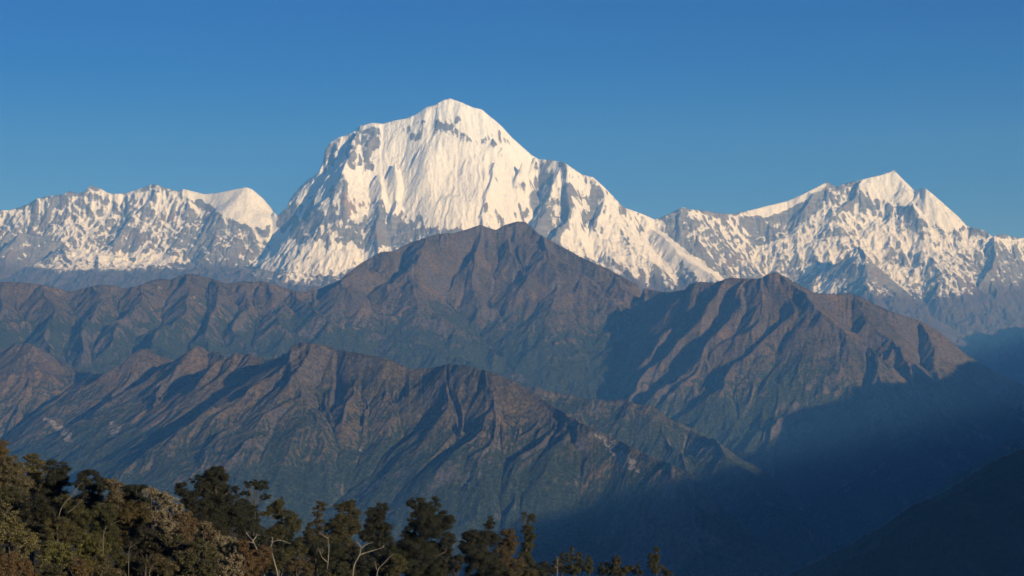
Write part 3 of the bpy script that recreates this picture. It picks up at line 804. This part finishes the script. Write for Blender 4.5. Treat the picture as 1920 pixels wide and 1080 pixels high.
SEED = [7]
def tree(name, label, Y, lobes, col, cat='tree', leaf=.115, cover=1.3, rust=.06, pale=0.0, group=None, trunk_px=None, bare=False, spread=.5):
    """lobes (px, py, rx, ry[, dy]) in photograph pixels at distance Y; the lobes get depth of their own"""
    SEED[0] += 1
    rng = np.random.default_rng(SEED[0])
    W3 = []
    if name == 'oak_tree' and Y > 200:
        lo_ = max(l[1] for l in lobes); mx_ = np.mean([l[0] for l in lobes]); wd_ = .75 * max(l[2] for l in lobes)
        lobes = list(lobes) + [(mx_ - .6 * wd_, lo_ + 20, .8 * wd_, 18), (mx_ + .6 * wd_, lo_ + 24, .8 * wd_, 18), (mx_, lo_ + 44, wd_, 20), (mx_ - wd_, lo_ + 56, wd_, 18), (mx_ + wd_, lo_ + 60, wd_, 18)]
    for l in lobes:
        k = Y / FPX
        dy = rng.uniform(-1, 1) * l[2] * k * spread if len(l) < 5 else l[4]
        W3.append((np.array(P(l[0], l[1], Y + dy)), np.array([l[2] * k, (l[2] * .7 + l[3] * .3) * k, l[3] * k])))
    low = max(W3, key=lambda w_: -w_[0][2])
    bx = np.mean([w_[0][0] for w_ in W3]) if trunk_px is None else P(trunk_px, 0, Y)[0]
    gz = float(ground_z(bx, Y)) - .3
    base = np.array([bx, Y, gz])
    e = thing(name, label, cat, base, group)
    H = max(w_[0][2] for w_ in W3) - gz
    r0 = max(.09, .017 * H)
    parts = []
    tops = sorted(W3, key=lambda w_: w_[0][2])
    top = tops[-1][0] - base
    spine = [np.zeros(3)]
    n = 7
    for i in range(1, n):
        t = i / (n - 1)
        p = np.array([top[0] * t ** 1.4, top[1] * t, top[2] * t]) + rng.normal(size=3) * .018 * H * (1 - t) * np.array([1, 1, 0])
        spine.append(p)
    parts.append(tube(spine, np.linspace(r0, r0 * .22, n)))
    for c, r in W3:
        d = c - base
        at = np.clip((d[2] - np.hypot(d[0], d[1]) * .5) / max(H, .1), .12, .8)
        i = at * (n - 1); i0 = int(i); s_ = spine[i0] + (spine[min(i0 + 1, n - 1)] - spine[i0]) * (i - i0)
        parts.append(limb(rng, s_, d, r0 * .55 * (1 - .6 * at), r0 * .12))
        for _ in range(3):
            q = d + rng.normal(size=3) * r * .6
            parts.append(limb(rng, s_ + (d - s_) * rng.uniform(.4, .9), q, r0 * .22, r0 * .06, 4))
    V, Q = merge(parts)
    mesh_np('trunk', V, Q, BARK, None, e, True)
    v, q, tn = crown_cards(rng, W3, leaf, cover, rust, pale)
    o = mesh_np('crown', v - base, q, LEAF, tn, e)
    o.color = (*[x * rng.uniform(.9, 1.1) for x in col], 1)
    return e

def snag(label, Y, stems, w_px):
    """a bare pale dead tree; stems are pixel polylines, the first one is the trunk"""
    SEED[0] += 1
    rng = np.random.default_rng(SEED[0])
    k = Y / FPX
    bx = P(stems[0][0][0], 0, Y)[0]
    base = np.array([bx, Y, float(ground_z(bx, Y)) - .3])
    e = thing('dead_tree', label, 'dead tree', base, 'bare pale trunks below the dark trees')
    wood = BARE_WOOD if Y < 150 else PALE_BARK
    for si, st in enumerate(stems):
        dy = rng.uniform(-1, 1, len(st)) * 5 * k
        if si == 0:
            st = [(st[0][0], CY - base[2] / Y * FPX)] + st if st[0][1] < CY - base[2] / Y * FPX else st
            dy = np.zeros(len(st))
        else: dy[0] = 0
        p = np.array([P(a, b, Y + c) for (a, b), c in zip(st, dy)]) - base
        # rounded bends
        t = np.linspace(0, len(p) - 1, len(p) * 4)
        pp = np.stack([np.interp(t, range(len(p)), p[:, i]) for i in range(3)], 1)
        for _ in range(2): pp[1:-1] = (pp[:-2] + 2 * pp[1:-1] + pp[2:]) / 4
        r = np.linspace(w_px * .74, w_px * .24, len(pp)) * rng.uniform(.88, 1.12, len(pp)) * k * .5 * (1 if si == 0 else .75)
        v, q = tube(pp, r, 7)
        tw = [(v, q)]
        for _ in range(8):
            i_ = int(rng.uniform(.45, 1) * (len(pp) - 1)); d_ = rng.normal(size=3) * np.array([1, .6, .8]); d_[2] = abs(d_[2])
            tw.append(limb(rng, pp[i_], pp[i_] + d_ / np.linalg.norm(d_) * rng.uniform(4, 11) * k, r[i_] * .3, r[i_] * .08, 4, .2))
        v, q = merge(tw)
        mesh_np('trunk' if si == 0 else 'branch', v, q, wood, None, e, True)
    return e

def build_trees():
    # ---- the row of dark trees on the ridge below the view
    tree('oak_tree', 'largest dark tree of the ridge, broad many-domed crown standing clear of the wooded slope', 222,
         [(407, 888, 24, 13), (412, 905, 24, 19), (372, 905, 20, 14), (340, 917, 13, 14), (394, 928, 34, 20), (357, 938, 21, 19), (380, 957, 28, 20), (425, 940, 24, 20), (441, 917, 9, 8), (410, 975, 42, 24), (445, 965, 22, 22), (390, 1000, 40, 22)], DARK)
    tree('oak_tree', 'open tree with flat umbrella top on bare curved limbs, beside the largest dark tree', 226,
         [(491, 909, 15, 11), (478, 905, 9, 6), (465, 908, 8, 8), (460, 926, 12, 5), (498, 931, 10, 6), (457, 941, 10, 6), (465, 955, 17, 15), (474, 968, 14, 18), (460, 985, 22, 18)], DARK, spread=.3)
    tree('oak_tree', 'leaning tree with a small spike on top and a drooping grey-green left side', 228,
         [(529, 936, 4, 5), (522, 945, 12, 8), (512, 953, 14, 9), (497, 964, 13, 5), (524, 962, 12, 14), (541, 968, 15, 12), (552, 980, 14, 12), (537, 992, 24, 14), (520, 1005, 24, 16)], OLIVE, rust=.12)
    tree('young_tree', 'small round-topped young tree low in the gap between two taller dark trees', 236, [(580, 986, 8, 9), (579, 1000, 12, 12)], OLIVE)
    tree('oak_tree', 'thin tree of separate leaf tufts stacked on a narrow bare stem', 240,
         [(601, 946, 11, 6), (592, 957, 9, 6), (607, 955, 6, 4), (596, 966, 8, 4), (597, 978, 11, 6), (598, 993, 10, 9), (603, 1012, 20, 13)], OLIVE, spread=.25, trunk_px=599)
    tree('oak_tree', 'brownish twin-domed tree behind the tallest bare forked trunk', 244,
         [(655, 945, 14, 9), (640, 952, 13, 9), (662, 962, 16, 14), (636, 976, 17, 15), (650, 990, 24, 18), (622, 996, 17, 15), (668, 985, 12, 12), (640, 1018, 30, 18)], OLIVE, rust=.14)
    tree('oak_tree', 'dark square-shouldered tree with two top lobes, next to the brownish twin-domed tree', 246,
         [(715, 952, 14, 10), (695, 959, 11, 9), (706, 968, 18, 10), (704, 984, 23, 17), (722, 990, 14, 15), (690, 1004, 20, 16), (715, 1015, 24, 16)], DARK)
    tree('oak_tree', 'massive rounded tree with ragged hanging sides in the middle of the ridge', 255,
         [(780, 944, 17, 12), (817, 947, 11, 15), (797, 958, 22, 14), (792, 972, 24, 18), (834, 974, 20, 16), (812, 990, 32, 20), (771, 1000, 19, 19), (838, 1012, 14, 16), (782, 1030, 36, 28), (815, 1045, 30, 28), (755, 1040, 22, 24), (841, 1033, 8, 12)], DARK, rust=.09)
    tree('oak_tree', 'broad tree with a narrow brown pointed tip, standing right of the massive rounded tree', 262,
         [(919, 973, 6, 7), (918, 985, 11, 9), (889, 1007, 20, 15), (914, 1010, 24, 18), (872, 1026, 11, 12), (889, 1040, 30, 22), (912, 1055, 26, 22)], DARK, rust=.1)
    tree('oak_tree', 'round-topped reddish-brown tree squeezed between the pointed tree and the column-like tree', 264,
         [(954, 1001, 14, 11), (958, 1016, 17, 15), (946, 1040, 22, 22), (962, 1058, 22, 20)], BROWN, rust=.3)
    tree('oak_tree', 'slender column-like tree with a hooked top, taller than the small trees beyond it', 266,
         [(984, 966, 6, 6), (996, 972, 9, 9), (988, 990, 12, 11), (993, 1008, 11, 14), (989, 1031, 13, 18), (990, 1056, 14, 18)], OLIVE, spread=.3)
    for lb, lobes, c in (
        ('low dark bush right at the foot of the slender column-like tree', [(1022, 1060, 12, 8), (1008, 1066, 10, 9), (1030, 1072, 14, 8)], DARK),
        ('small spiky dark tree just behind the thin bare snag', [(1054, 1040, 5, 6), (1052, 1052, 10, 9), (1042, 1062, 10, 9), (1058, 1068, 12, 10)], DARK),
        ('small tree with two thin spires side by side, right of the thin bare snag', [(1072, 1031, 5, 6), (1070, 1045, 9, 10), (1085, 1040, 7, 7), (1085, 1054, 8, 9), (1076, 1068, 18, 11)], OLIVE),
        ('short egg-shaped tree between the two-spired tree and the low dark bushes', [(1104, 1048, 7, 8), (1103, 1063, 10, 12)], OLIVE),
        ('low dark rounded bush left of the small knob-topped tree', [(1134, 1064, 12, 9), (1124, 1072, 10, 7), (1142, 1073, 12, 7)], DARK),
        ('small knob-topped tree with a wide skirt near the end of the ridge', [(1158, 1048, 9, 7), (1154, 1060, 11, 8), (1160, 1072, 18, 8), (1178, 1068, 13, 8)], OLIVE),
        ('tiny pointed bush just left of the last tall tree', [(1196, 1061, 4, 5), (1196, 1072, 9, 7)], DARK),
        ('last tree at the end of the ridge with narrow leaning top and bushy base', [(1231, 1031, 6, 6), (1227, 1047, 11, 11), (1222, 1058, 10, 8), (1231, 1067, 14, 9), (1252, 1074, 10, 6)], OLIVE)):
        tree('small_tree', lb, 285, lobes, c, leaf=.15)
    # ---- bare pale trunks
    snag('pale bare trunk with a short forked top, leftmost of the bent trunks', 205, [[(497, 1080), (485, 1052), (484, 1035), (475, 1015), (463, 1001), (462, 998)], [(474, 1014), (480, 1007), (481, 1001)], [(477, 1018), (466, 1016), (455, 1024)]], 4.6)
    snag('pale bare trunk bent over like a hook to the right', 208, [[(522, 1080), (514, 1052), (507, 1025), (512, 1015), (525, 1012), (545, 1020)], [(510, 1017), (511, 1007)]], 4.2)
    snag('thin upright pale bare trunk with a curved side branch below the tufted tree', 214, [[(612, 1078), (615, 1055), (617, 1030), (615, 1008), (618, 1006)], [(615, 1055), (603, 1045), (600, 1034), (596, 1027)], [(615, 1009), (605, 1004), (600, 999)], [(604, 1036), (607, 1031)]], 3.2)
    snag('tallest pale bare trunk dividing into wide forked boughs', 215, [[(661, 1080), (664, 1058), (675, 1040), (677, 1028), (675, 1022), (669, 1016)], [(675, 1040), (690, 1035), (707, 1030), (718, 1027), (720, 1022)], [(677, 1028), (688, 1020), (700, 1017)]], 4.6)
    snag('small pale bare trunk with one raised crooked arm, rightmost of the bent trunks', 218, [[(706, 1080), (709, 1066), (721, 1055), (732, 1043), (738, 1039)], [(706, 1068), (703, 1052)]], 3.0)
    snag('thin straight grey snag with short side stubs among the small trees', 280, [[(1045, 1080), (1045, 1060), (1044, 1042)], [(1045, 1062), (1050, 1056)], [(1045, 1066), (1040, 1061)], [(1045, 1052), (1048, 1048)]], 2.6)
    # ---- shrubs under the dark trees
    U = 'bushes filling the ground under the dark trees'
    for lb, Y, lobes, c, ru, pa in (
        ('rust-leaved bush between the two hooked bare trunks', 196, [(497, 1040, 18, 20), (480, 1060, 20, 18)], RUST, .4, 0),
        ('green bush right of the hook-shaped bare trunk', 200, [(535, 1040, 18, 18), (560, 1030, 18, 14)], OLIVE, .1, 0),
        ('brown bush with an orange edge below the small round young tree', 192, [(556, 1062, 22, 14), (580, 1068, 14, 12)], BROWN, .4, 0),
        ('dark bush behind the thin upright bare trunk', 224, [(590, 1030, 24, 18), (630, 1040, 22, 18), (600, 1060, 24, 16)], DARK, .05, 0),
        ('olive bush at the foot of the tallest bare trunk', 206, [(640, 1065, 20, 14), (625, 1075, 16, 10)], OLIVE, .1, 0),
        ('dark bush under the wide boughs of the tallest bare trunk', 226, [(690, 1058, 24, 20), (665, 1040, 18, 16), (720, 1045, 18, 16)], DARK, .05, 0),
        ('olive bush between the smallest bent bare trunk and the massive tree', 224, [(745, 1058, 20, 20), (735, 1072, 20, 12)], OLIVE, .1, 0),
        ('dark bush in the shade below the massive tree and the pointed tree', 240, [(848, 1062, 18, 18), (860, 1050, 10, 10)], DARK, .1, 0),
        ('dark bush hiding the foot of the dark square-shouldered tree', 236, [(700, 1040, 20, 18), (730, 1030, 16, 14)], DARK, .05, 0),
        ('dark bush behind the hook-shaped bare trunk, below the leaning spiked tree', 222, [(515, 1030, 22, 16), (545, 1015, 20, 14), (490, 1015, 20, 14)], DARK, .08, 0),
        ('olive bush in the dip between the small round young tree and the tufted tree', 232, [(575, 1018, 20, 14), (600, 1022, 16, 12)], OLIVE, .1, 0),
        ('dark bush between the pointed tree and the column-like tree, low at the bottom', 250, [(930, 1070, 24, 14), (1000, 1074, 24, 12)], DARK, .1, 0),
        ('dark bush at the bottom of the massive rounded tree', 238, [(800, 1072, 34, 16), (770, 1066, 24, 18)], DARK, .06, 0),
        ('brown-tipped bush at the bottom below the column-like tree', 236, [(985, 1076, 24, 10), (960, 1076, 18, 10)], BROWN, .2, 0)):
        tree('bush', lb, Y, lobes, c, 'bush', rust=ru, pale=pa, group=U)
    # ---- the wooded slope on the left
    S_ = 'trees and shrubs covering the left slope'
    def sl(name, lb, lobes, c, ru=.06, pa=0.0, cat='tree', Y=None, leaf=.082):
        cy_ = np.mean([l[1] for l in lobes])
        Yd = 165 - (cy_ - 860) * .3 if Y is None else Y
        k_ = len(lobes); lo_ = max(l[1] for l in lobes)
        # the crown reaches down to the shrubs below it
        skirt = [(np.mean([l[0] for l in lobes]) + d_, lo_ + e_, f_ * lobes[-1][2], 1.1 * lobes[-1][3], .6) for d_, e_, f_ in ((-10, 16, .9), (10, 18, .9), (0, 34, 1.1), (-16, 44, .9), (14, 48, .9))]
        tree(name, lb, Yd, list(lobes) + skirt, c, cat, leaf, 1.35, ru, pa, S_)
    sl('maple_tree', 'red-brown round treetop rising at the very edge above the slope', [(3, 838, 16, 14), (-8, 855, 20, 20)], RUST, .5, Y=172)
    sl('rhododendron_tree', 'grey-brown pale-tipped treetop just below the red-brown round one', [(14, 872, 24, 18), (30, 888, 26, 18), (5, 900, 22, 20), (45, 905, 24, 16)], GREY, .15, .18)
    sl('rhododendron_tree', 'wispy thin treetop with bare twigs sticking up between two dense crowns', [(60, 858, 16, 8), (66, 874, 20, 14), (72, 890, 20, 16)], GREY, .1, .05, leaf=.09)
    sl('oak_tree', 'dense dark round crown, the highest full crown of the left slope', [(100, 876, 18, 15), (118, 882, 17, 16), (108, 900, 26, 18), (95, 918, 22, 18)], DARK, .05)
    sl('oak_tree', 'dark flat-topped crown above leaning pale-brown stems', [(167, 894, 22, 14), (152, 906, 16, 12), (180, 908, 20, 14), (172, 924, 24, 14)], DARK, .06)
    sl('rhododendron_tree', 'pale brown low crown right of the dark flat-topped one', [(212, 910, 20, 12), (230, 918, 16, 10), (222, 934, 24, 16)], GREY, .2, .16)
    sl('oak_tree', 'small dark green crown on the skyline between two pale ones', [(256, 914, 20, 8), (250, 926, 22, 12)], DARK, .05)
    sl('rhododendron_bush', 'cream-flecked bush, topmost of the pale streak down the slope', [(282, 922, 15, 9), (296, 930, 18, 13), (306, 940, 14, 12)], GREY, .05, .8, 'bush')
    sl('rhododendron_bush', 'cream-flecked bush below the topmost pale one, beside the largest dark tree', [(318, 942, 16, 13), (332, 952, 12, 12)], GREY, .08, .75, 'bush')
    sl('rhododendron_bush', 'narrow cream-flecked bush lower in the pale streak', [(300, 970, 14, 16), (312, 985, 14, 14)], GREY, .08, .65, 'bush')
    sl('rhododendron_bush', 'cream-flecked round bush low on the slope edge, near the leftmost bent bare trunk', [(415, 1015, 18, 12), (432, 1022, 16, 14), (425, 1036, 20, 14)], GREY, .08, .7, 'bush')
    sl('rhododendron_bush', 'lowest cream-flecked bush at the slope edge, cut by the bottom of the photo', [(440, 1050, 18, 14), (425, 1064, 20, 14)], GREY, .12, .55, 'bush')
    sl('shrub', 'rust-leaved shrub below the pale streak on the slope edge', [(345, 968, 18, 13), (356, 985, 20, 14)], RUST, .5, .05, 'shrub')
    sl('shrub', 'brown shrub with pale tips just above the low cream-flecked round bush', [(380, 988, 18, 12), (394, 1000, 18, 13)], BROWN, .3, .3, 'shrub')
    sl('shrub', 'rust-brown shrub at the foot of the largest dark tree', [(452, 1022, 14, 12), (462, 1036, 16, 14)], RUST, .5, 0, 'shrub')
    sl('rhododendron_tree', 'bright yellow-green cone-shaped bush with a pale tip near the photo edge', [(13, 950, 8, 8), (20, 966, 16, 14), (28, 985, 24, 18), (42, 1008, 28, 18), (10, 1000, 26, 24), (55, 1022, 20, 12)], GREEN, .06, .2, Y=112)
    sl('shrub', 'orange-rust shrub in the bottom corner below the yellow-green cone-shaped bush', [(14, 1050, 22, 16), (38, 1062, 22, 16), (5, 1074, 24, 12), (55, 1076, 16, 10)], RUST, .6, .0, 'shrub', 100)
    sl('rhododendron_tree', 'round olive-green bush right of the orange-rust corner shrub', [(104, 1026, 24, 15), (90, 1042, 22, 16), (120, 1044, 20, 16)], GREEN, .05, .08)
    sl('rhododendron_tree', 'dark brown tree between the yellow-green cone and the leaning stems', [(108, 985, 24, 17), (125, 998, 20, 15), (90, 1000, 18, 15)], BROWN, .1)
    sl('rhododendron_tree', 'olive-green tree in the middle of the slope below the short pale broken stem', [(172, 1010, 22, 17), (160, 1028, 22, 16), (188, 1028, 20, 16)], GREEN, .06)
    sl('shrub', 'yellow-rust shrub at the bottom between two olive bushes', [(140, 1058, 18, 14), (155, 1070, 16, 12)], RUST, .4, .05, 'shrub')
    sl('shrub', 'grey-brown shrub at the bottom below the middle olive-green tree', [(190, 1056, 20, 15), (205, 1070, 20, 14)], BROWN, .2, .06, 'shrub')
    sl('oak_tree', 'dark brown crown under the small dark green skyline crown', [(250, 955, 26, 18), (235, 968, 22, 16), (268, 972, 22, 16)], BROWN, .12)
    sl('oak_tree', 'dark tree in the deep hollow of the slope left of the pale streak', [(275, 1005, 24, 18), (258, 1020, 22, 18), (290, 1024, 22, 16)], DARK, .06)
    sl('rhododendron_tree', 'olive-brown tree below the narrow cream-flecked bush', [(322, 1012, 24, 16), (336, 1026, 20, 16)], OLIVE, .12, .05)
    sl('oak_tree', 'dark green tree at the bottom left of the brown bottom thicket', [(242, 1060, 24, 16), (225, 1046, 18, 14)], OLIVE, .06)
    sl('rhododendron_tree', 'brown thicket at the bottom under the olive-brown tree', [(295, 1056, 24, 16), (316, 1064, 20, 14)], BROWN, .15, .05)
    sl('rhododendron_tree', 'olive thicket at the bottom beside the lowest cream-flecked bush', [(350, 1046, 24, 16), (368, 1062, 22, 14), (395, 1062, 20, 14)], OLIVE, .12, .08)
    sl('rhododendron_tree', 'olive crown between the pale-tipped brown shrub and the olive thicket', [(372, 1020, 22, 15), (390, 1034, 20, 14)], OLIVE, .1, .1)
    sl('oak_tree', 'dark tree with visible crooked stems under the wispy thin treetop', [(66, 942, 24, 18), (50, 960, 22, 16), (84, 962, 20, 18)], DARK, .06, Y=142)
    sl('oak_tree', 'grey-green tree below the grey-brown pale-tipped treetop', [(24, 926, 24, 16), (8, 934, 20, 16)], OLIVE, .1, .08)
    sl('oak_tree', 'olive tree behind the leaning pale-brown stems', [(140, 950, 24, 18), (120, 940, 18, 16), (155, 968, 20, 16)], OLIVE, .08, Y=146)
    sl('oak_tree', 'dark olive tree right of the leaning pale-brown stems', [(194, 956, 22, 18), (208, 974, 22, 18), (185, 980, 20, 16)], OLIVE, .08)
    sl('shrub', 'dark shrub at the bottom left of the yellow-rust one', [(80, 1068, 20, 14), (105, 1072, 18, 12)], OLIVE, .15, .05, 'shrub')
    # leaning stems on the slope
    for lb, Y, st, w_ in (('pair of leaning pale-brown stems with a curled top on the wooded slope', 136, [[(108, 972), (116, 950), (126, 938), (138, 925), (142, 918), (150, 908), (156, 905)], [(126, 962), (142, 950), (152, 940), (158, 930)], [(139, 924), (145, 926), (141, 919)]], 2.8),
                          ('short pale broken stem glowing in the middle of the wooded slope', 112, [[(193, 1004), (196, 996), (199, 986)]], 3.6),
                          ('thin pale stem low on the wooded slope above the bottom thicket', 104, [[(241, 1034), (244, 1024), (247, 1016)], [(243, 1028), (250, 1022), (258, 1016)]], 2.4),
                          ('thin pale stem near the bottom right of the wooded slope', 100, [[(279, 1072), (286, 1062), (290, 1056)]], 2.4)):
        e = snag(lb, Y, st, w_); e['group'] = 'pale stems showing through the wooded slope'
build_trees()

# ------------------------------------------------------------------ low growth on the hill top
def build_undergrowth():
    rng = np.random.default_rng(99)
    n = 150000
    y = 70 + 270 * rng.uniform(size=n); u = rng.uniform(-.36, .16, n); x = u * y
    z = ground_z(x, y)
    hgt = np.where(x < -18, 3.6, 2.2) * np.clip(.7 + fbm(x, y, 9, 4, 700), 0, 2)
    c = np.stack([x, y, z + hgt * rng.uniform(0, 1, n) ** .6], 1)
    nn = rng.normal(size=(n, 3)) * .7 + np.array([.1, -.3, .7]); nn /= np.linalg.norm(nn, axis=1, keepdims=True)
    tn = np.zeros((n, 4)); tn[:, 3] = 1
    tn[:, 0] = np.clip(rng.normal(.35, .25, n), 0, 1); tn[:, 1] = (rng.uniform(size=n) < .15) * .8
    v, q, tn = leaf_cards(rng, c, nn, .17, tn)
    o = mesh_np('undergrowth', v, q, LEAF, tn)
    o.color = (.045, .040, .020, 1); o['kind'] = 'stuff'
build_undergrowth()


# ------------------------------------------------------------------ air
HAZE = 2.8e-5
def build_haze():
    x0, x1, y0, y1, z0, z1 = -17000, 17000, -1200, 41000, -2600, 5200
    v = [(x, y, z) for x in (x0, x1) for y in (y0, y1) for z in (z0, z1)]
    fcs = [(0, 1, 3, 2), (4, 6, 7, 5), (0, 4, 5, 1), (2, 3, 7, 6), (0, 2, 6, 4), (1, 5, 7, 3)]
    me = bpy.data.meshes.new('haze'); me.from_pydata(v, [], fcs); me.update()
    o = bpy.data.objects.new('haze', me); COL.objects.link(o); o['kind'] = 'stuff'
    m = bpy.data.materials.new('air'); m.use_nodes = True
    t = m.node_tree; t.nodes.clear()
    out = t.nodes.new('ShaderNodeOutputMaterial'); pv = t.nodes.new('ShaderNodeVolumePrincipled')
    pv.inputs['Color'].default_value = (0.15, 0.46, 1.0, 1)
    pv.inputs['Absorption Color'].default_value = (1, 1, 1, 1)
    pv.inputs['Density'].default_value = HAZE
    pv.inputs['Anisotropy'].default_value = 0.0
    t.links.new(pv.outputs['Volume'], out.inputs['Volume'])
    me.materials.append(m)
build_haze()
